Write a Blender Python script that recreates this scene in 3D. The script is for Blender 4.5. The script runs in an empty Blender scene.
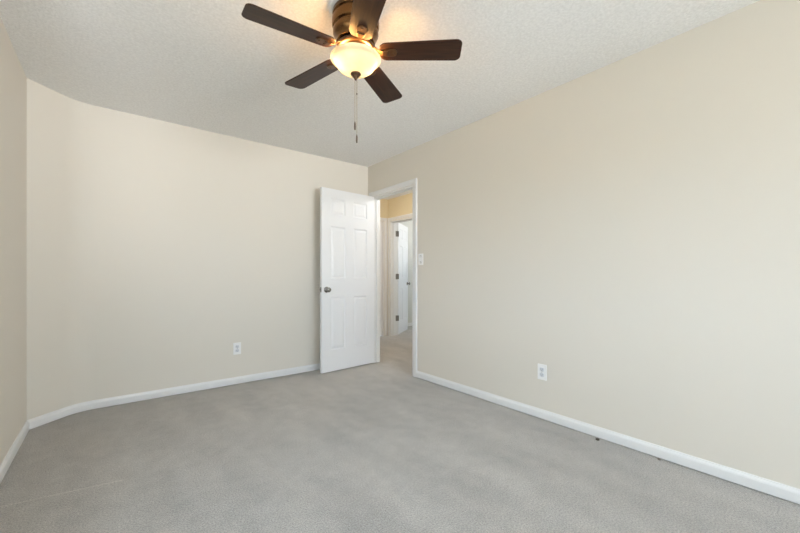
import bpy, bmesh, math, random
from mathutils import Vector, Matrix
random.seed(7)
C = bpy.context.scene.collection
SC = bpy.context.scene
PI = math.pi

# ------------------------------------------------------------------ camera, sky, light, exposure
cam_d = bpy.data.cameras.new('camera')
cam_d.sensor_width = 36.0
cam_d.lens = 361.0 / 800.0 * 36.0
cam_d.shift_y = 9.5 / 800.0
cam_d.clip_start = 0.02
cam = bpy.data.objects.new('camera', cam_d)
C.objects.link(cam)
cam.location = (0, 0, 1.07)
cam.rotation_euler = (PI / 2, 0, -math.radians(38.6))
SC.camera = cam

# daylight: pale sky above, made-up ground brightness below, coming in through the windows
SKY_TOP, GROUND_FILL, GROUND_DIM = 6.1, 15.5, 2.0
SKY_RGB, GROUND_FILL_RGB, GROUND_DIM_RGB = (0.70, 0.87, 1.05), (0.94, 0.95, 0.97), (0.90, 1.0, 0.92)
world = bpy.data.worlds.new('sky')
SC.world = world
world.use_nodes = True
wt = world.node_tree
def wstep(sock, a, b):
    mr = wt.nodes.new('ShaderNodeMapRange'); mr.interpolation_type = 'SMOOTHSTEP'
    mr.inputs['From Min'].default_value = a; mr.inputs['From Max'].default_value = b
    wt.links.new(sock, mr.inputs['Value']); return mr.outputs['Result']
def wmix(fac, a, b):
    mx = wt.nodes.new('ShaderNodeMix'); mx.data_type = 'RGBA'; wt.links.new(fac, mx.inputs['Factor'])
    for k, v in (('A', a), ('B', b)):
        if isinstance(v, tuple): mx.inputs[k].default_value = v
        else: wt.links.new(v, mx.inputs[k])
    return mx.outputs['Result']
lit = lambda rgb, e: (*[c*e for c in rgb], 1)
wtc = wt.nodes.new('ShaderNodeTexCoord'); wsx = wt.nodes.new('ShaderNodeSeparateXYZ')
wt.links.new(wtc.outputs['Generated'], wsx.inputs[0])
ground = wmix(wstep(wsx.outputs['X'], -0.42, -0.12), lit(GROUND_DIM_RGB, GROUND_DIM), lit(GROUND_FILL_RGB, GROUND_FILL))  # dim and bright ground invented to balance light from the two bedroom windows
wt.links.new(wmix(wstep(wsx.outputs['Z'], -0.06, 0.06), ground, lit(SKY_RGB, SKY_TOP)), wt.nodes['Background'].inputs['Color'])
wt.nodes['Background'].inputs['Strength'].default_value = 1.0

def portal(name, loc, rot, sx, sy):
    l = bpy.data.lights.new(name, 'AREA')
    l.shape = 'RECTANGLE'; l.size = sx; l.size_y = sy
    l.cycles.is_portal = True
    o = bpy.data.objects.new(name, l); C.objects.link(o)
    o.location = loc; o.rotation_euler = rot
    return o
YN = -3.30                                        # inner face of the wall behind the camera
WX0, WX1, WZ0, WZ1 = 0.45, 2.30, 0.60, 2.15      # its window
LY0, LY1, LZ0, LZ1 = 0.55, 1.55, 0.85, 1.90     # unseen window added to the left wall to even out the daylight
XLEFT = -0.46
FX = 6.40                                         # far room's window wall
portal('bedroom_daylight', ((WX0+WX1)/2, YN-0.125, (WZ0+WZ1)/2), (PI/2, 0, 0), WX1-WX0, WZ1-WZ0)
portal('added_side_daylight', (XLEFT-0.10, (LY0+LY1)/2, (LZ0+LZ1)/2), (0, -PI/2, 0), LZ1-LZ0, LY1-LY0)
portal('far_room_daylight', (FX+0.125, 4.475, 1.525), (0, PI/2, 0), 0.95, 0.85)
# warm hall lamp on the hall ceiling, out of the picture
hl = bpy.data.lights.new('hall_light', 'POINT'); hl.energy = 2.2; hl.color = (1.0, 0.87, 0.70); hl.shadow_soft_size = 0.12
hlo = bpy.data.objects.new('hall_light', hl); C.objects.link(hlo); hlo.location = (3.0, 4.40, 2.30)

hall_fill = bpy.data.lights.new('hall_light', 'POINT'); hall_fill.energy = 10; hall_fill.color = (0.97, 0.98, 1.0); hall_fill.shadow_soft_size = 0.12  # white fill added for the hall and doorway carpet, not a known lamp
hall_fill_o = bpy.data.objects.new('hall_light', hall_fill); C.objects.link(hall_fill_o); hall_fill_o.location = (3.30, 3.25, 2.20)

SC.view_settings.view_transform = 'Standard'
SC.view_settings.look = 'None'
SC.view_settings.exposure = 1.34
SC.view_settings.gamma = 1.0
SC.view_settings.use_curve_mapping = False
SC.cycles.max_bounces = 16
SC.cycles.diffuse_bounces = 12
SC.cycles.transmission_bounces = 12
SC.cycles.transparent_max_bounces = 12

# ------------------------------------------------------------------ materials
def mat(name, col, rough=0.6, metal=0.0, spec=0.5, coat=0.0):
    m = bpy.data.materials.new(name); m.use_nodes = True
    b = m.node_tree.nodes['Principled BSDF']
    b.inputs['Base Color'].default_value = (*col, 1)
    b.inputs['Roughness'].default_value = rough
    b.inputs['Metallic'].default_value = metal
    b.inputs['Specular IOR Level'].default_value = spec
    b.inputs['Coat Weight'].default_value = coat
    return m
def nodes(m): return m.node_tree.nodes, m.node_tree.links, m.node_tree.nodes['Principled BSDF']
def add_noise_bump(m, scale, strength, dist, detail=3.0, rough=0.6):
    n, l, b = nodes(m)
    tc = n.new('ShaderNodeTexCoord')
    ns = n.new('ShaderNodeTexNoise'); ns.inputs['Scale'].default_value = scale; ns.inputs['Detail'].default_value = detail
    ns.inputs['Roughness'].default_value = rough
    bp = n.new('ShaderNodeBump'); bp.inputs['Strength'].default_value = strength; bp.inputs['Distance'].default_value = dist
    l.new(tc.outputs['Object'], ns.inputs['Vector']); l.new(ns.outputs['Fac'], bp.inputs['Height'])
    l.new(bp.outputs['Normal'], b.inputs['Normal'])
    return tc, ns, bp
def vary(m, tc, scale, lo, hi, col, detail=2.0, vec=None):
    """multiply the base colour by a noise between lo and hi"""
    n, l, b = nodes(m)
    ns = n.new('ShaderNodeTexNoise'); ns.inputs['Scale'].default_value = scale; ns.inputs['Detail'].default_value = detail
    l.new(vec or tc.outputs['Object'], ns.inputs['Vector'])
    mr = n.new('ShaderNodeMapRange'); mr.inputs['From Min'].default_value = 0.25; mr.inputs['From Max'].default_value = 0.75
    mr.inputs['To Min'].default_value = lo; mr.inputs['To Max'].default_value = hi
    l.new(ns.outputs['Fac'], mr.inputs['Value'])
    return mr.outputs['Result']

WALL = (0.708, 0.664, 0.592)
M = {}
M['wall'] = mat('beige_wall_paint', WALL, 0.55, spec=0.3)
add_noise_bump(M['wall'], 140, 0.05, 0.004)
M['hall_wall'] = mat('cream_hall_paint', (0.68, 0.585, 0.40), 0.6, spec=0.3)
add_noise_bump(M['hall_wall'], 140, 0.05, 0.004)
M['far_wall'] = mat('pale_room_paint', (0.66, 0.65, 0.60), 0.6, spec=0.3)
add_noise_bump(M['far_wall'], 140, 0.05, 0.004)
M['white'] = mat('white_trim_paint', (0.76, 0.755, 0.75), 0.35)
add_noise_bump(M['white'], 60, 0.03, 0.002)
M['door'] = mat('white_door_paint', (0.78, 0.78, 0.79), 0.38)
add_noise_bump(M['door'], 90, 0.04, 0.002)
M['gap'] = mat('dark_gap', (0.05, 0.045, 0.04), 0.9)

m = M['ceiling'] = mat('white_textured_ceiling', (0.78, 0.78, 0.78), 0.9, spec=0.1)
tc, ns, bp = add_noise_bump(m, 75, 0.55, 0.012, 4, 0.65)
n, l, b = nodes(m)
f = vary(m, tc, 70, 0.91, 1.07, None, 4)
mx = n.new('ShaderNodeMix'); mx.data_type = 'RGBA'; mx.blend_type = 'MULTIPLY'; mx.inputs['Factor'].default_value = 1
mx.inputs['A'].default_value = (0.83, 0.83, 0.825, 1)
l.new(f, mx.inputs['B']); l.new(mx.outputs['Result'], b.inputs['Base Color'])

# carpet: fine pile grain, soft nap patches, one vacuum ridge
m = M['carpet'] = mat('grey_cut_pile_carpet', (0.4, 0.39, 0.375), 1.0, spec=0.05)
tc, ns, bp = add_noise_bump(m, 170, 0.8, 0.012, 3, 0.7)
n, l, b = nodes(m)
b.inputs['Sheen Weight'].default_value = 0.5; b.inputs['Sheen Roughness'].default_value = 0.4
f1 = vary(m, tc, 140, 0.58, 1.42, None, 6)
mp = n.new('ShaderNodeMapping'); mp.inputs['Rotation'].default_value = (0, 0, 0.5); mp.inputs['Scale'].default_value = (2.4, 0.8, 1)
l.new(tc.outputs['Object'], mp.inputs['Vector'])
f2 = vary(m, tc, 1.9, 0.83, 1.15, None, 3, mp.outputs['Vector'])
f3 = vary(m, tc, 11, 0.90, 1.09, None, 4)
def mul(a, c):
    x = n.new('ShaderNodeMath'); x.operation = 'MULTIPLY'; l.new(a, x.inputs[0]); l.new(c, x.inputs[1]); return x.outputs[0]
def mth(op, a, v=None, v2=None):
    x = n.new('ShaderNodeMath'); x.operation = op; l.new(a, x.inputs[0])
    if v is not None:
        if hasattr(v, 'type'): l.new(v, x.inputs[1])
        else: x.inputs[1].default_value = v
    if v2 is not None: x.inputs[2].default_value = v2
    return x.outputs[0]
sx = n.new('ShaderNodeSeparateXYZ'); l.new(tc.outputs['Object'], sx.inputs[0])
d = mth('ADD', mth('MULTIPLY_ADD', sx.outputs['X'], 0.17, -2.395), sx.outputs['Y'])
ridge = mth('LESS_THAN', mth('ABSOLUTE', d), 0.006)
ridge = mul(ridge, mth('LESS_THAN', sx.outputs['X'], 0.05))
rf = mth('MULTIPLY_ADD', ridge, 0.22, 1.0)
tot = mul(mul(f1, f2), mul(f3, rf))
mx = n.new('ShaderNodeMix'); mx.data_type = 'RGBA'; mx.blend_type = 'MULTIPLY'; mx.inputs['Factor'].default_value = 1
mx.inputs['A'].default_value = (0.415, 0.386, 0.350, 1)
l.new(tot, mx.inputs['B']); l.new(mx.outputs['Result'], b.inputs['Base Color'])

M['bronze'] = mat('antique_bronze', (0.17, 0.085, 0.032), 0.22, 0.95)
add_noise_bump(M['bronze'], 40, 0.05, 0.002)
M['dark_bronze'] = mat('dark_bronze', (0.10, 0.055, 0.03), 0.35, 0.8)
M['nickel'] = mat('satin_nickel', (0.30, 0.285, 0.265), 0.25, 1.0)
M['bracket'] = mat('bracket_bronze', (0.13, 0.07, 0.035), 0.3, 0.85)
M['hinge_metal'] = mat('dull_hinge_metal', (0.25, 0.23, 0.20), 0.45, 0.8)
M['plastic'] = mat('white_plastic', (0.86, 0.85, 0.84), 0.35)
M['plastic_inner'] = mat('pale_grey_plastic', (0.66, 0.67, 0.70), 0.4)
M['slot'] = mat('slot_dark', (0.10, 0.10, 0.10), 0.7)
M['chain'] = mat('aged_brass_chain', (0.42, 0.34, 0.24), 0.4, 0.6)
M['fob'] = mat('dark_wood_fob', (0.12, 0.085, 0.06), 0.5)
M['tan_crumb'] = mat('tan_crumb', (0.26, 0.22, 0.18), 0.9)
M['crumb'] = mat('brown_crumb', (0.10, 0.08, 0.06), 0.9)
# walnut blades: stretched grain
m = M['blade'] = mat('walnut_veneer', (0.06, 0.03, 0.018), 0.36, spec=0.25, coat=0.03)
n, l, b = nodes(m)
tc = n.new('ShaderNodeTexCoord'); mp = n.new('ShaderNodeMapping'); mp.inputs['Scale'].default_value = (4, 60, 20)
l.new(tc.outputs['Object'], mp.inputs['Vector'])
ns = n.new('ShaderNodeTexNoise'); ns.inputs['Scale'].default_value = 1.5; ns.inputs['Detail'].default_value = 5
l.new(mp.outputs['Vector'], ns.inputs['Vector'])
cr = n.new('ShaderNodeValToRGB')
cr.color_ramp.elements[0].position = 0.3; cr.color_ramp.elements[0].color = (0.022, 0.009, 0.005, 1)
cr.color_ramp.elements[1].position = 0.75; cr.color_ramp.elements[1].color = (0.056, 0.022, 0.010, 1)
l.new(ns.outputs['Fac'], cr.inputs['Fac']); l.new(cr.outputs['Color'], b.inputs['Base Color'])
# alabaster glass bowl
m = M['bowl'] = bpy.data.materials.new('alabaster_glass'); m.use_nodes = True
n = m.node_tree.nodes; l = m.node_tree.links; n.clear()
out = n.new('ShaderNodeOutputMaterial'); tr = n.new('ShaderNodeBsdfTranslucent'); df = n.new('ShaderNodeBsdfDiffuse'); gl = n.new('ShaderNodeBsdfGlossy')
tcx = n.new('ShaderNodeTexCoord'); nz = n.new('ShaderNodeTexNoise'); nz.inputs['Scale'].default_value = 9; nz.inputs['Detail'].default_value = 4
l.new(tcx.outputs['Object'], nz.inputs['Vector'])
cr = n.new('ShaderNodeValToRGB')
cr.color_ramp.elements[0].position = 0.3; cr.color_ramp.elements[0].color = (0.050, 0.054, 0.056, 1)
cr.color_ramp.elements[1].position = 0.7; cr.color_ramp.elements[1].color = (0.105, 0.135, 0.190, 1)
l.new(nz.outputs['Fac'], cr.inputs['Fac']); l.new(cr.outputs['Color'], tr.inputs['Color'])
df.inputs['Color'].default_value = (0.8, 0.75, 0.62, 1); gl.inputs['Roughness'].default_value = 0.15
m1 = n.new('ShaderNodeMixShader'); m1.inputs[0].default_value = 0.35; l.new(tr.outputs[0], m1.inputs[1]); l.new(df.outputs[0], m1.inputs[2])
m2 = n.new('ShaderNodeMixShader'); m2.inputs[0].default_value = 0.05; l.new(m1.outputs[0], m2.inputs[1]); l.new(gl.outputs[0], m2.inputs[2])
l.new(m2.outputs[0], out.inputs['Surface'])
# window glass
m = M['glass'] = bpy.data.materials.new('clear_window_glass'); m.use_nodes = True
n = m.node_tree.nodes; l = m.node_tree.links; n.clear()
out = n.new('ShaderNodeOutputMaterial'); tp = n.new('ShaderNodeBsdfTransparent'); gl = n.new('ShaderNodeBsdfGlossy'); gl.inputs['Roughness'].default_value = 0.02
tp.inputs['Color'].default_value = (0.96, 0.97, 0.97, 1)
mxs = n.new('ShaderNodeMixShader'); mxs.inputs[0].default_value = 0.06; l.new(tp.outputs[0], mxs.inputs[1]); l.new(gl.outputs[0], mxs.inputs[2]); l.new(mxs.outputs[0], out.inputs['Surface'])

# ------------------------------------------------------------------ helpers
def obj(name, bm, material, parent=None, smooth=False, loc=None, recalc=True, bevel=0.0, segs=2):
    if recalc: bmesh.ops.recalc_face_normals(bm, faces=bm.faces)
    me = bpy.data.meshes.new(name); bm.to_mesh(me); bm.free()
    me.materials.append(material)
    for p in me.polygons: p.use_smooth = smooth
    o = bpy.data.objects.new(name, me); C.objects.link(o)
    if parent: o.parent = parent
    if loc: o.location = loc
    if bevel:
        md = o.modifiers.new('bevel', 'BEVEL'); md.width = bevel; md.segments = segs; md.limit_method = 'ANGLE'; md.angle_limit = math.radians(40)
    return o
def tag(o, label, cat, group=None, kind=None):
    o['label'] = label; o['category'] = cat
    if group: o['group'] = group
    if kind: o['kind'] = kind
    return o
def struct(o, label, cat): return tag(o, label, cat, kind='structure')
def empty(name, loc=(0,0,0), rz=0.0):
    o = bpy.data.objects.new(name, None); C.objects.link(o); o.location = loc; o.rotation_euler = (0,0,rz); o.empty_display_size = 0.1
    return o
def add_box(bm, x0, x1, y0, y1, z0, z1, mtx=None):
    vs = [bm.verts.new((x, y, z)) for x in (x0, x1) for y in (y0, y1) for z in (z0, z1)]
    if mtx:
        for v in vs: v.co = mtx @ v.co
    for f in ((0,1,3,2),(4,6,7,5),(0,4,5,1),(2,3,7,6),(0,2,6,4),(1,5,7,3)): bm.faces.new([vs[i] for i in f])
    return vs
def box(x0, x1, y0, y1, z0, z1):
    bm = bmesh.new(); add_box(bm, x0, x1, y0, y1, z0, z1); return bm
def prism(pts, d0, d1, place):
    """polygon pts in (u,v) extruded from d0 to d1; place(u,v,d) gives the point"""
    bm = bmesh.new()
    a = [bm.verts.new(place(u, v, d0)) for u, v in pts]; c = [bm.verts.new(place(u, v, d1)) for u, v in pts]
    bm.faces.new(a); bm.faces.new(c)
    k = len(pts)
    for i in range(k): bm.faces.new((a[i], a[(i+1) % k], c[(i+1) % k], c[i]))
    return bm
def ring(u0, u1, v0, v1, a0, a1, b0, b1, d0, d1, place):
    """rectangle u0..u1,v0..v1 with rectangular hole a0..a1,b0..b1"""
    bm = bmesh.new()
    O = [(u0,v0),(u1,v0),(u1,v1),(u0,v1)]; I = [(a0,b0),(a1,b0),(a1,b1),(a0,b1)]
    L = [[bm.verts.new(place(u,v,d)) for u, v in P] for P in (O, I) for d in (d0, d1)]
    oa, ob, ia, ib = L
    for i in range(4):
        j = (i+1) % 4
        bm.faces.new((oa[i], oa[j], ia[j], ia[i])); bm.faces.new((ob[i], ob[j], ib[j], ib[i]))
        bm.faces.new((oa[i], oa[j], ob[j], ob[i])); bm.faces.new((ia[i], ia[j], ib[j], ib[i]))
    return bm
def add_lathe(bm, prof, segs=32, mtx=None):
    rings = []
    for r, z in prof:
        if r < 1e-6: rings.append([bm.verts.new((0,0,z))])
        else: rings.append([bm.verts.new((r*math.cos(2*PI*i/segs), r*math.sin(2*PI*i/segs), z)) for i in range(segs)])
    if mtx:
        for R in rings:
            for v in R: v.co = mtx @ v.co
    for A, B in zip(rings, rings[1:]):
        for i in range(segs):
            j = (i+1) % segs
            if len(A) == 1 and len(B) == 1: continue
            if len(A) == 1: bm.faces.new((A[0], B[i], B[j]))
            elif len(B) == 1: bm.faces.new((A[i], A[j], B[0]))
            else: bm.faces.new((A[i], A[j], B[j], B[i]))
    return bm
def lathe(prof, segs=32, mtx=None): return add_lathe(bmesh.new(), prof, segs, mtx)

# ------------------------------------------------------------------ the rooms
H = 2.44
XL, XR, YB, T = -0.46, 2.518, 3.80, 0.100
AX, AY = -0.205, 3.56            # where the angled wall meets the back wall (x) and the left wall (y)
HX, HT, HY = 3.87, 0.16, 5.20   # hall wall with a doorway, its thickness, hall end wall
FY = 5.90                       # far room's back wall
D0, D1, DH = 2.920, 3.700, 2.045   # bedroom doorway in the right wall
E0, E1 = 4.385, 5.135             # doorway in the hall wall
K0, K1 = 3.06, 3.79             # closet doorway in the hall end wall
pyz = lambda x: (lambda u, v, d: (x + d, u, v))
pxz = lambda y: (lambda u, v, d: (u, y + d, v))

struct(obj('floor', box(XL-0.3, FX+0.3, YN-0.3, FY+0.3, -0.12, 0), M['carpet']), 'light grey cut-pile carpet running through bedroom and hall', 'carpet')
struct(obj('ceiling', box(XL-0.3, FX+0.3, YN-0.3, FY+0.3, H, H+0.12), M['ceiling']), 'white stippled ceiling above the whole room', 'ceiling')
def doorwall(y0, y1, a, c, h): return [(y0,0),(a,0),(a,h),(c,h),(c,0),(y1,0),(y1,H),(y0,H)]
struct(obj('wall_back', box(AX+0.10, XR+T*0.5, YB, YB+T, 0, H), M['wall']), 'beige back wall behind the open white door', 'wall')
struct(obj('wall_left', ring(YN-T, AY+0.05, 0, H, LY0, LY1, LZ0, LZ1, -T, 0, pyz(XL)), M['wall']), 'beige wall along the left edge of the room', 'wall')
# the corner into the back wall is eased round
ca = (Vector((XL, AY)) - Vector((AX, YB))).normalized(); R0 = 0.10
q0, q1, q2 = Vector((AX, YB)) + ca*R0, Vector((AX, YB)), Vector((AX + R0, YB))
curve = [tuple(q0*(1-t)**2 + q1*2*t*(1-t) + q2*t*t) for t in [k/12 for k in range(13)]]
bm = prism([(XL, AY)] + curve + [(AX + R0, YB+T), (XL-T, YB+T), (XL-T, AY)], 0, H, lambda u, v, d: (u, v, d))
struct(obj('wall_angled', bm, M['wall']), 'narrow angled beige wall cutting the corner between left and back walls', 'wall')
struct(obj('wall_right', prism(doorwall(YN-T, HY+T, D0, D1, DH), 0, T, pyz(XR)), M['wall']), 'long beige wall with the doorway near its far end', 'wall')
struct(obj('wall_front', ring(XL-T, XR+T, 0, H, WX0, WX1, WZ0, WZ1, -0.15, 0, pxz(YN)), M['wall']), 'beige wall behind the viewpoint with the wide window', 'wall')
struct(obj('wall_hall', prism(doorwall(0.9, HY+T, E0, E1, DH), 0, HT, pyz(HX)), M['hall_wall']), 'cream hall wall seen through the doorway, around the farther doorway', 'wall')
struct(obj('wall_hall_end', prism(doorwall(XR+T*0.5, HX+0.05, K0, K1, DH), 0, T, pxz(HY)), M['hall_wall']), 'cream end wall of the hall with a closed door', 'wall')
struct(obj('wall_hall_start', box(XR+T*0.5, HX+0.05, 0.8, 0.9, 0, H), M['hall_wall']), 'cream wall closing the near end of the hall', 'wall')
struct(obj('wall_far_room', box(HX+HT*0.5, FX+0.1, FY, FY+T, 0, H), M['far_wall']), 'pale wall of the room beyond the hall', 'wall')
struct(obj('wall_far_side', ring(2.7, FY+T, 0, H, 4.05, 4.9, 1.05, 2.0, 0, 0.15, pyz(FX)), M['far_wall']), 'pale window wall of the room beyond the hall', 'wall')
struct(obj('wall_far_near', box(HX+HT*0.5, FX+0.1, 2.6, 2.7, 0, H), M['far_wall']), 'pale near wall of the room beyond the hall', 'wall')
struct(obj('wall_far_corner', box(HX+0.02, HX+HT, HY+T*0.5, FY+T, 0, H), M['far_wall']), 'short pale return wall behind the farther open door', 'wall')

# windows (behind the viewpoint; one added on the left; the far room's)
def window(name, u0, u1, z0, z1, place, label):
    root = empty(name)
    struct(root, label, 'window')
    mid = (z0+z1)/2
    obj('window_frame', ring(u0, u1, z0, z1, u0+0.045, u1-0.045, z0+0.045, z1-0.045, 0.02, 0.09, place), M['white'], root)
    bm = prism([(u0+0.045, mid-0.02), (u1-0.045, mid-0.02), (u1-0.045, mid+0.02), (u0+0.045, mid+0.02)], 0.03, 0.08, place)
    obj('sash_rail', bm, M['white'], root)
    bm = prism([(u0+0.045, z0+0.045), (u1-0.045, z0+0.045), (u1-0.045, z1-0.045), (u0+0.045, z1-0.045)], 0.052, 0.058, place)
    obj('pane', bm, M['glass'], root)
    return root
window('window_1', WX0, WX1, WZ0, WZ1, lambda u, v, d: (u, YN - d, v), 'wide white sash window in the wall behind the viewpoint')
window('window_2_added', LY0, LY1, LZ0, LZ1, lambda u, v, d: (XL - d, u, v), 'unseen white sash window added in the left wall for more daylight')
window('window_3', 4.05, 4.9, 1.05, 2.0, lambda u, v, d: (FX + d, u, v), 'white sash window lighting the room beyond the hall')

# baseboards: a moulded profile swept along each wall with mitred corners
BP = [(0, 0.006), (0.014, 0.006), (0.014, 0.050), (0.0115, 0.059), (0.007, 0.065), (0.005, 0.072), (0, 0.072)]
def offs(poly, i, d):
    """vertex i of an open polyline offset by d to the right of travel, mitred"""
    p = Vector(poly[i])
    def nrm(a, c):
        t = (Vector(c) - Vector(a)).normalized(); return Vector((t.y, -t.x))
    ns_ = []
    if i > 0: ns_.append(nrm(poly[i-1], poly[i]))
    if i < len(poly)-1: ns_.append(nrm(poly[i], poly[i+1]))
    if len(ns_) == 1: return p + ns_[0]*d
    mvec = (ns_[0] + ns_[1]).normalized()
    return p + mvec * (d / mvec.dot(ns_[0]))
def baseboard(name, poly, i, label, n=1):
    """boards along n stretches of the polyline from vertex i on"""
    bm = bmesh.new(); k = len(BP)
    S = [[bm.verts.new((*offs(poly, q, d), z)) for d, z in BP] for q in range(i, i+n+1)]
    for A, B in zip(S, S[1:]):
        for q in range(k): bm.faces.new((A[q], A[(q+1) % k], B[(q+1) % k], B[q]))
    bm.faces.new(S[0]); bm.faces.new(S[-1])
    return struct(obj(name, bm, M['white']), label, 'baseboard')
CW = 0.058   # casing width
room = [(XL, YN), (XL, AY)] + curve + [(XR, YB), (XR, D1+CW)]
baseboard('baseboard_left', room, 0, 'white baseboard along the left wall')
baseboard('baseboard_angled', room, 1, 'short white baseboard under the angled wall', 7)
baseboard('baseboard_back', room, 8, 'white baseboard along the back wall passing behind the open door', 7)
baseboard('baseboard_right', [(XR, D0-CW), (XR, YN)], 0, 'long white baseboard along the right wall from the doorway forward')
baseboard('baseboard_front', [(XR, YN), (XL, YN)], 0, 'white baseboard under the window behind the viewpoint')
baseboard('baseboard_far', [(HX+HT, FY), (FX, FY)], 0, 'white baseboard in the room beyond the hall')

# door casings: moulded profile swept round the opening, with jamb and stop
CP = [(0.004, 0), (0.004, 0.009), (0.012, 0.0125), (0.040, 0.0165), (0.052, 0.0165), (0.058, 0.012), (0.058, 0)]
def sweep_u(bm, prof, a, c, h, place):
    R = []
    for u, v in prof:
        R.append([bm.verts.new(place(p, z, v)) for p, z in ((a-u, 0), (a-u, h+u), (c+u, h+u), (c+u, 0))])
    k = len(prof)
    for q in range(k):
        A, B = R[q], R[(q+1) % k]
        for s in range(3): bm.faces.new((A[s], A[s+1], B[s+1], B[s]))
    bm.faces.new([r[0] for r in R]); bm.faces.new([r[3] for r in R])
def casing(name, a, c, h, thick, place_in, label, stop):
    """place_in(u, z, v): v = distance out of the wall's viewed face (negative goes into the wall)"""
    root = empty(name); struct(root, label, 'door trim')
    bm = bmesh.new(); sweep_u(bm, CP, a, c, h, place_in); obj('casing', bm, M['white'], root)
    bm = bmesh.new(); sweep_u(bm, CP, a, c, h, lambda u, z, v: place_in(u, z, -thick - v)); obj('casing', bm, M['white'], root)
    bm = bmesh.new(); sweep_u(bm, [(-0.019, 0.001), (-0.0, 0.001), (-0.0, -thick-0.001), (-0.019, -thick-0.001)], a, c, h, place_in); obj('jamb', bm, M['white'], root)
    bm = bmesh.new(); sweep_u(bm, [(-0.030, stop[0]), (-0.019, stop[0]), (-0.019, stop[1]), (-0.030, stop[1])], a, c, h, place_in); obj('door_stop', bm, M['white'], root)
    return root
t1 = casing('trim_1', D0, D1, DH, T, lambda u, z, v: (XR - v, u, z), 'white casing and jamb of the bedroom doorway beside the open door', (-0.040, -0.075))
t2 = casing('trim_2', E0, E1, DH, HT, lambda u, z, v: (HX - v, u, z), 'white casing of the farther doorway across the hall', (-0.052, -0.087))
t3 = casing('trim_3', K0, K1, DH, T, lambda u, z, v: (u, HY - v, z), 'white casing of the closed door at the end of the hall', (-0.050, -0.085))
# strike plate on the latch side of the bedroom jamb, hinge leaves of the farther doorway
# ------------------------------------------------------------------ doors: six raised panels on both faces
def panel_door(bm, w, h, t, cols, rows):
    """slab from x=0..w, y=-t..0, z=0..h, six moulded panels on each face"""
    xs = sorted([0, w] + [q for c in cols for q in c]); zs = sorted([0, h] + [q for r in rows for q in r])
    for face, sgn in ((-t, 1), (0.0, -1)):
        V = {}
        def vert(x, y, z):
            k = (round(x, 5), round(y, 5), round(z, 5))
            if k not in V: V[k] = bm.verts.new((x, y, z))
            return V[k]
        for i in range(len(xs)-1):
            for j in range(len(zs)-1):
                a, c, e, g = xs[i], xs[i+1], zs[j], zs[j+1]
                ispan = any(abs(a-q[0]) < 1e-6 for q in cols) and any(abs(e-q[0]) < 1e-6 for q in rows)
                if not ispan:
                    bm.faces.new([vert(a, face, e), vert(c, face, e), vert(c, face, g), vert(a, face, g)])
                else:
                    prev = None
                    for ins, dep in ((0, 0), (0.004, 0.005), (0.012, 0.008), (0.018, 0.008), (0.038, 0.002)):
                        y = face + sgn*dep
                        R = [vert(a+ins, y, e+ins), vert(c-ins, y, e+ins), vert(c-ins, y, g-ins), vert(a+ins, y, g-ins)]
                        if prev:
                            for q in range(4): bm.faces.new((prev[q], prev[(q+1) % 4], R[(q+1) % 4], R[q]))
                        prev = R
                    bm.faces.new(prev)
    # edges
    def strip(p, q):
        bm.faces.new([bm.verts.new(v) for v in (p[0], p[1], q[1], q[0])])
    for x in (0, w): strip(((x,-t,0),(x,-t,h)), ((x,0,0),(x,0,h)))
    for z in (0, h): strip(((0,-t,z),(w,-t,z)), ((0,0,z),(w,0,z)))
    bmesh.ops.remove_doubles(bm, verts=bm.verts, dist=1e-5)
def knob_prof(): return [(0.033, 0), (0.033, 0.004), (0.029, 0.008), (0.014, 0.010), (0.011, 0.016), (0.011, 0.026), (0.017, 0.031),
                         (0.025, 0.038), (0.0275, 0.047), (0.025, 0.056), (0.016, 0.062), (0.0, 0.063)]
def door(name, w, loc, rz, label, hinge_mat, knob_mat, rows, edge_hinges=True, knuckles=True):
    """hinge at local x=w; the face y=-t looks to local -Y"""
    h, t = 2.026, 0.035
    root = empty(name, loc, rz); struct(root, label, 'door')
    st = 0.112; g = 0.115; pw = (w - 2*st - g) / 2
    bm = bmesh.new(); panel_door(bm, w, h, t, [(st, st+pw), (st+pw+g, w-st)], rows)
    obj('door_panel', bm, M['door'], root, loc=(0, 0, 0.012))
    for sgn, y in ((1, -t), (-1, 0)):
        mtx = Matrix.Translation((0.060, y, 0.920)) @ Matrix.Rotation(sgn*PI/2, 4, 'X')
        kb = obj('door_knob', lathe(knob_prof(), 24, mtx), knob_mat, root, smooth=True); kb['label'] = 'round metal door knob'
    lp = obj('latch_plate', box(-0.0012, 0.0, -t/2-0.0125, -t/2+0.0125, 0.920-0.028, 0.920+0.028), knob_mat, root)
    lb = obj('latch_bolt', box(-0.010, -0.0012, -t/2-0.006, -t/2+0.006, 0.920-0.010, 0.920+0.010), knob_mat, lp, bevel=0.002)
    for z in (0.31, 1.06, 1.83):
        if edge_hinges: hg = obj('hinge', box(w, w+0.0018, -t+0.002, 0.004, z-0.045, z+0.045), hinge_mat, root)
        bm = bmesh.new(); add_lathe(bm, [(0, z-0.05), (0.006, z-0.047), (0.006, z+0.047), (0, z+0.05)], 12, Matrix.Translation((w+0.004, 0.006, 0)))
        hg2 = obj('hinge_knuckle', bm, hinge_mat, hg if edge_hinges else root, smooth=True)
    return root
ROWS = [(0.236, 0.825), (1.030, 1.610), (1.740, 1.918)]
W1 = 0.735
A1 = math.radians(5)
door('door_1', W1, (XR-0.010-W1*math.cos(A1), D1-0.012-W1*math.sin(A1), 0), A1, 'white six-panel door standing open against the back wall, with a round knob', M['door'], M['nickel'], ROWS)
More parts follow.
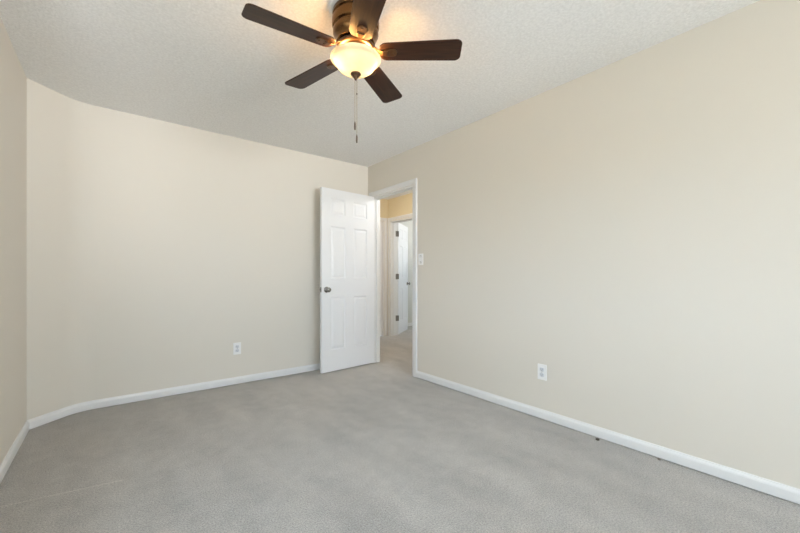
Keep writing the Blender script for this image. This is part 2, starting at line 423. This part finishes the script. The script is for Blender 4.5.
# jamb-side hinge leaves of the bedroom door, painted over
for z in (0.31, 1.06, 1.83):
    obj('hinge_leaf', box(XR+0.001, XR+0.034, D1-0.0210, D1-0.0190, z-0.045, z+0.045), M['door'], t1, bevel=0.0006)
sp = obj('strike_plate', box(XR+0.006, XR+0.036, D0+0.019, D0+0.0205, 0.920-0.03, 0.920+0.03), M['nickel'], t1)
# the farther door, swung past square into the room beyond
W2 = 0.70
ang = math.radians(36)
hx, hy = HX+HT+0.014, E1-0.020
r2 = door('door_2', W2, (hx + W2*math.cos(ang), hy + W2*math.sin(ang), 0), ang + PI, 'white door standing open in the farther doorway across the hall', M['hinge_metal'], M['nickel'], ROWS)
for z in (0.31, 1.06, 1.83):
    obj('hinge_leaf', box(HX+HT-0.045, HX+HT+0.004, E1-0.0225, E1-0.0190, z-0.05, z+0.05), M['hinge_metal'], t2)
r3 = door('door_3', K1-K0-0.044, (K0+0.022, HY+0.052, 0), 0.0, 'closed white door at the end of the hall', M['hinge_metal'], M['nickel'], ROWS)

# ------------------------------------------------------------------ ceiling fan
FXY = (0.981, 1.594)
fan = empty('ceiling_fan', (*FXY, H))
tag(fan, 'bronze five-blade ceiling fan with dark wood blades and a lit glass bowl', 'ceiling fan')
obj('ceiling_plate', lathe([(0, 0), (0.138, 0), (0.138, -0.008), (0.133, -0.013), (0.12, -0.016), (0, -0.016)], 48), M['white'], fan, smooth=True)
hous = obj('motor_housing', lathe([(0, -0.014), (0.108, -0.014), (0.115, -0.018), (0.118, -0.024), (0.118, -0.040), (0.111, -0.045), (0.111, -0.051), (0.120, -0.058), (0.121, -0.088),
      (0.117, -0.098), (0.109, -0.103), (0.109, -0.109), (0.116, -0.116), (0.116, -0.130), (0.109, -0.144), (0.101, -0.158), (0.098, -0.168), (0.098, -0.176), (0.075, -0.186), (0, -0.186)], 56), M['bronze'], fan, smooth=True)
md = hous.modifiers.new('edges', 'EDGE_SPLIT'); md.split_angle = math.radians(35)
obj('rotor_ring', lathe([(0, -0.186), (0.090, -0.186), (0.096, -0.191), (0.096, -0.203), (0.090, -0.208), (0, -0.208)], 40), M['dark_bronze'], fan, smooth=False)
obj('light_fitter', lathe([(0, -0.208), (0.058, -0.208), (0.062, -0.214), (0.062, -0.226), (0.050, -0.232), (0.030, -0.236), (0.030, -0.244), (0, -0.244)], 40), M['bronze'], fan, smooth=False)
# three arms carry the bowl's rim
# blades
def rounded_outline(r0, r1, w0, w1, c0, c1, k=6):
    pts = []
    def corner(cx, cy, rad, a0):
        for i in range(k+1):
            a = a0 + (PI/2)*i/k; pts.append((cx + rad*math.cos(a), cy + rad*math.sin(a)))
    corner(r1-c1, w1/2-c1, c1, 0)
    corner(r0+c0, w0/2-c0, c0, PI/2)
    corner(r0+c0, -w0/2+c0, c0, PI)
    corner(r1-c1, -w1/2+c1, c1, 3*PI/2)
    return pts
ZB = -0.220
blade_bm = prism(rounded_outline(0.122, 0.540, 0.116, 0.138, 0.040, 0.030), -0.003, 0.003, lambda u, v, d: (u, v, d))
bracket_bm = prism(rounded_outline(0.150, 0.212, 0.044, 0.050, 0.010, 0.022), -0.009, -0.003, lambda u, v, d: (u, v, d))
# arm: a bent bar from the rotor to the plate
arm = []
bm = bracket_bm
def add_path_bar(bm, pts, w, t):
    prev = None
    for (x, z), ww in zip(pts, w):
        R = [bm.verts.new((x, -ww/2, z-t/2)), bm.verts.new((x, ww/2, z-t/2)), bm.verts.new((x, ww/2, z+t/2)), bm.verts.new((x, -ww/2, z+t/2))]
        if prev:
            for q in range(4): bm.faces.new((prev[q], prev[(q+1) % 4], R[(q+1) % 4], R[q]))
        else: bm.faces.new(R)
        prev = R
    bm.faces.new(prev)
add_path_bar(bm, [(0.080, 0.022), (0.100, 0.018), (0.120, 0.000), (0.140, -0.008), (0.165, -0.009)], [0.030, 0.026, 0.024, 0.030, 0.040], 0.007)
blade0 = obj('blade', blade_bm, M['blade'], fan, bevel=0.002)
bra0 = obj('blade_bracket', bracket_bm, M['bracket'], blade0, bevel=0.0015)
med_bm = bmesh.new()
for x, y in ((0.168, 0.013), (0.168, -0.013), (0.197, 0)):
    add_lathe(med_bm, [(0, -0.0122), (0.003, -0.0118), (0.0048, -0.0100), (0.0050, -0.0088), (0, -0.0088)], 10, Matrix.Translation((x, y, 0)))
scr0 = obj('screw', med_bm, M['dark_bronze'], blade0, smooth=True)
# blade angles are measured from the direction the camera's right axis points to
a_right = math.radians(-38.6) - 0.038
for k in range(5):
    if k == 0: bl, br, sc = blade0, bra0, scr0
    else:
        bl = blade0.copy(); C.objects.link(bl); bl.parent = fan
        br = bra0.copy(); C.objects.link(br); br.parent = bl
        sc = scr0.copy(); C.objects.link(sc); sc.parent = bl
    bl.matrix_local = Matrix.Translation((0, 0, ZB)) @ Matrix.Rotation(a_right + k*2*PI/5, 4, 'Z') @ Matrix.Rotation(math.radians(-9), 4, 'X')
# bowl
bowl_prof = [(0.1251, -0.248), (0.128, -0.252), (0.1284, -0.259), (0.1167, -0.266), (0.1104, -0.272), (0.1059, -0.2788), (0.0996, -0.2896), (0.0888, -0.3024), (0.0736, -0.3144), (0.0556, -0.3227), (0.0359, -0.328), (0.018, -0.3303), (0.0, -0.331)]
bowl = obj('light_bowl', lathe(bowl_prof, 56), M['bowl'], fan, smooth=True); bowl['label'] = 'glowing cream glass bowl'
fin = obj('finial', lathe([(0, -0.326), (0.026, -0.329), (0.027, -0.334), (0.021, -0.339), (0.016, -0.342), (0.016, -0.346), (0.010, -0.350), (0.0085, -0.356), (0.005, -0.362), (0, -0.364)], 24), M['dark_bronze'], fan, smooth=True)
obj('centre_rod', lathe([(0, -0.244), (0.005, -0.244), (0.005, -0.330), (0, -0.330)], 10), M['bronze'], fan)
bulb_mat = bpy.data.materials.new('frosted_bulb'); bulb_mat.use_nodes = True
bn = bulb_mat.node_tree.nodes['Principled BSDF']; bn.inputs['Base Color'].default_value = (0.9, 0.85, 0.75, 1); bn.inputs['Roughness'].default_value = 0.5
bn.inputs['Emission Color'].default_value = (1.0, 0.53, 0.17, 1); bn.inputs['Emission Strength'].default_value = 80.0
for s in (-1, 1):
    a = math.radians(-38.6 + 12)
    px, py = s*0.062*math.cos(a), s*0.062*math.sin(a)
    bm = lathe([(0, -0.029), (0.012, -0.027), (0.022, -0.019), (0.027, -0.006), (0.026, 0.006), (0.018, 0.018), (0.013, 0.024), (0.013, 0.034), (0, 0.034)], 20)
    b_ = obj('bulb', bm, bulb_mat, fan, smooth=True, loc=(px, py, -0.268)); b_.visible_shadow = True
# pull chains with fobs, hanging through the finial
for dx, dy, z1, lab in ((-0.004, 0.0, -0.575, 0), (0.006, -0.002, -0.642, 1)):
    a = math.radians(-38.6)
    ox, oy = dx*math.cos(a) - dy*math.sin(a), dx*math.sin(a) + dy*math.cos(a)
    bm = bmesh.new(); z = -0.360
    while z > z1:
        bmesh.ops.create_icosphere(bm, subdivisions=1, radius=0.0021, matrix=Matrix.Translation((ox, oy, z))); z -= 0.0042
    ch = obj('pull_chain', bm, M['chain'], fan, smooth=True)
    obj('chain_fob', lathe([(0, z1+0.002), (0.0022, z1), (0.0045, z1-0.012), (0.0050, z1-0.030), (0.0042, z1-0.042), (0, z1-0.046)], 12, Matrix.Translation((ox, oy, 0))), M['fob'], ch, smooth=True)
    if lab: obj('chain_link', lathe([(0, -0.428), (0.0032, -0.431), (0.0032, -0.437), (0, -0.440)], 10, Matrix.Translation((ox, oy, 0))), M['fob'], ch, smooth=True)

# ------------------------------------------------------------------ wall plates
def place_plate(root, face):
    if face == 'right': root.rotation_euler = (0, 0, -PI/2)    # local -Y looks to world -X
def outlet(loc, face, label):
    """local: plate in XZ, looks to -Y"""
    root = empty('wall_outlet', loc); tag(root, label, 'outlet'); place_plate(root, face)
    pl = obj('cover_plate', prism(rounded_outline(-0.058, 0.058, 0.072, 0.072, 0.004, 0.004, 3), 0, 0.006, lambda u, v, d: (v, -d, u)), M['plastic'], root, bevel=0.002)
    for s in (-1, 1):
        rc = obj('receptacle', prism(rounded_outline(s*0.0195-0.0145, s*0.0195+0.0145, 0.034, 0.034, 0.008, 0.008, 4), 0.006, 0.0085, lambda u, v, d: (v, -d, u)), M['plastic_inner'], root)
        bm = bmesh.new()
        for q in (-0.0064, 0.0064): add_box(bm, q-0.0011, q+0.0011, -0.0088, -0.0080, s*0.0195-0.001, s*0.0195+0.008)
        add_lathe(bm, [(0, 0), (0.0026, 0), (0.0026, 0.0008), (0, 0.0008)], 10, Matrix.Translation((0, -0.0080, s*0.0195-0.0075)) @ Matrix.Rotation(PI/2, 4, 'X'))
        obj('slots', bm, M['slot'], rc)
    obj('screw', lathe([(0, 0), (0.0035, 0), (0.003, 0.0012), (0, 0.0016)], 12, Matrix.Translation((0, -0.006, 0)) @ Matrix.Rotation(PI/2, 4, 'X')), M['nickel'], root, smooth=True)
    return root
outlet((XR, 1.447, 0.3515), 'right', 'white duplex outlet low on the long right wall')
outlet((0.9687, YB, 0.352), 'back', 'small white duplex outlet low on the back wall left of the open door')
sw = empty('light_switch', (XR, 2.804, 1.243)); tag(sw, 'white switch plate with two stacked toggles beside the doorway casing', 'light switch'); place_plate(sw, 'right')
obj('cover_plate', prism(rounded_outline(-0.059, 0.059, 0.072, 0.072, 0.004, 0.004, 3), 0, 0.006, lambda u, v, d: (v, -d, u)), M['plastic'], sw, bevel=0.002)
for z in (0.032, -0.032):
    sl = obj('toggle_slot', box(-0.012, 0.012, -0.0072, -0.006, z-0.008, z+0.008), M['hinge_metal'], sw)
    obj('toggle', box(-0.009, 0.009, -0.016, -0.0072, z-0.005, z+0.003), M['plastic'], sl, bevel=0.0015)

# ------------------------------------------------------------------ specks lying on the carpet
def crumb(loc, s, label, m='crumb'):
    bm = bmesh.new(); bmesh.ops.create_icosphere(bm, subdivisions=2, radius=1.0)
    for v in bm.verts:
        k = 1 + random.uniform(-0.22, 0.22); v.co = Vector((v.co.x*s[0]*k, v.co.y*s[1]*k, v.co.z*s[2]*k))
    o = obj('crumb', bm, M[m], None, smooth=True, loc=loc); tag(o, label, 'crumb'); return o
crumb((2.474, 1.035, 0.006), (0.010, 0.014, 0.007), 'dark brown crumb on the carpet against the right baseboard, darker of two')
crumb((2.487, 0.700, 0.004), (0.006, 0.009, 0.005), 'tiny tan crumb on the carpet by the right baseboard, paler of two', 'tan_crumb')
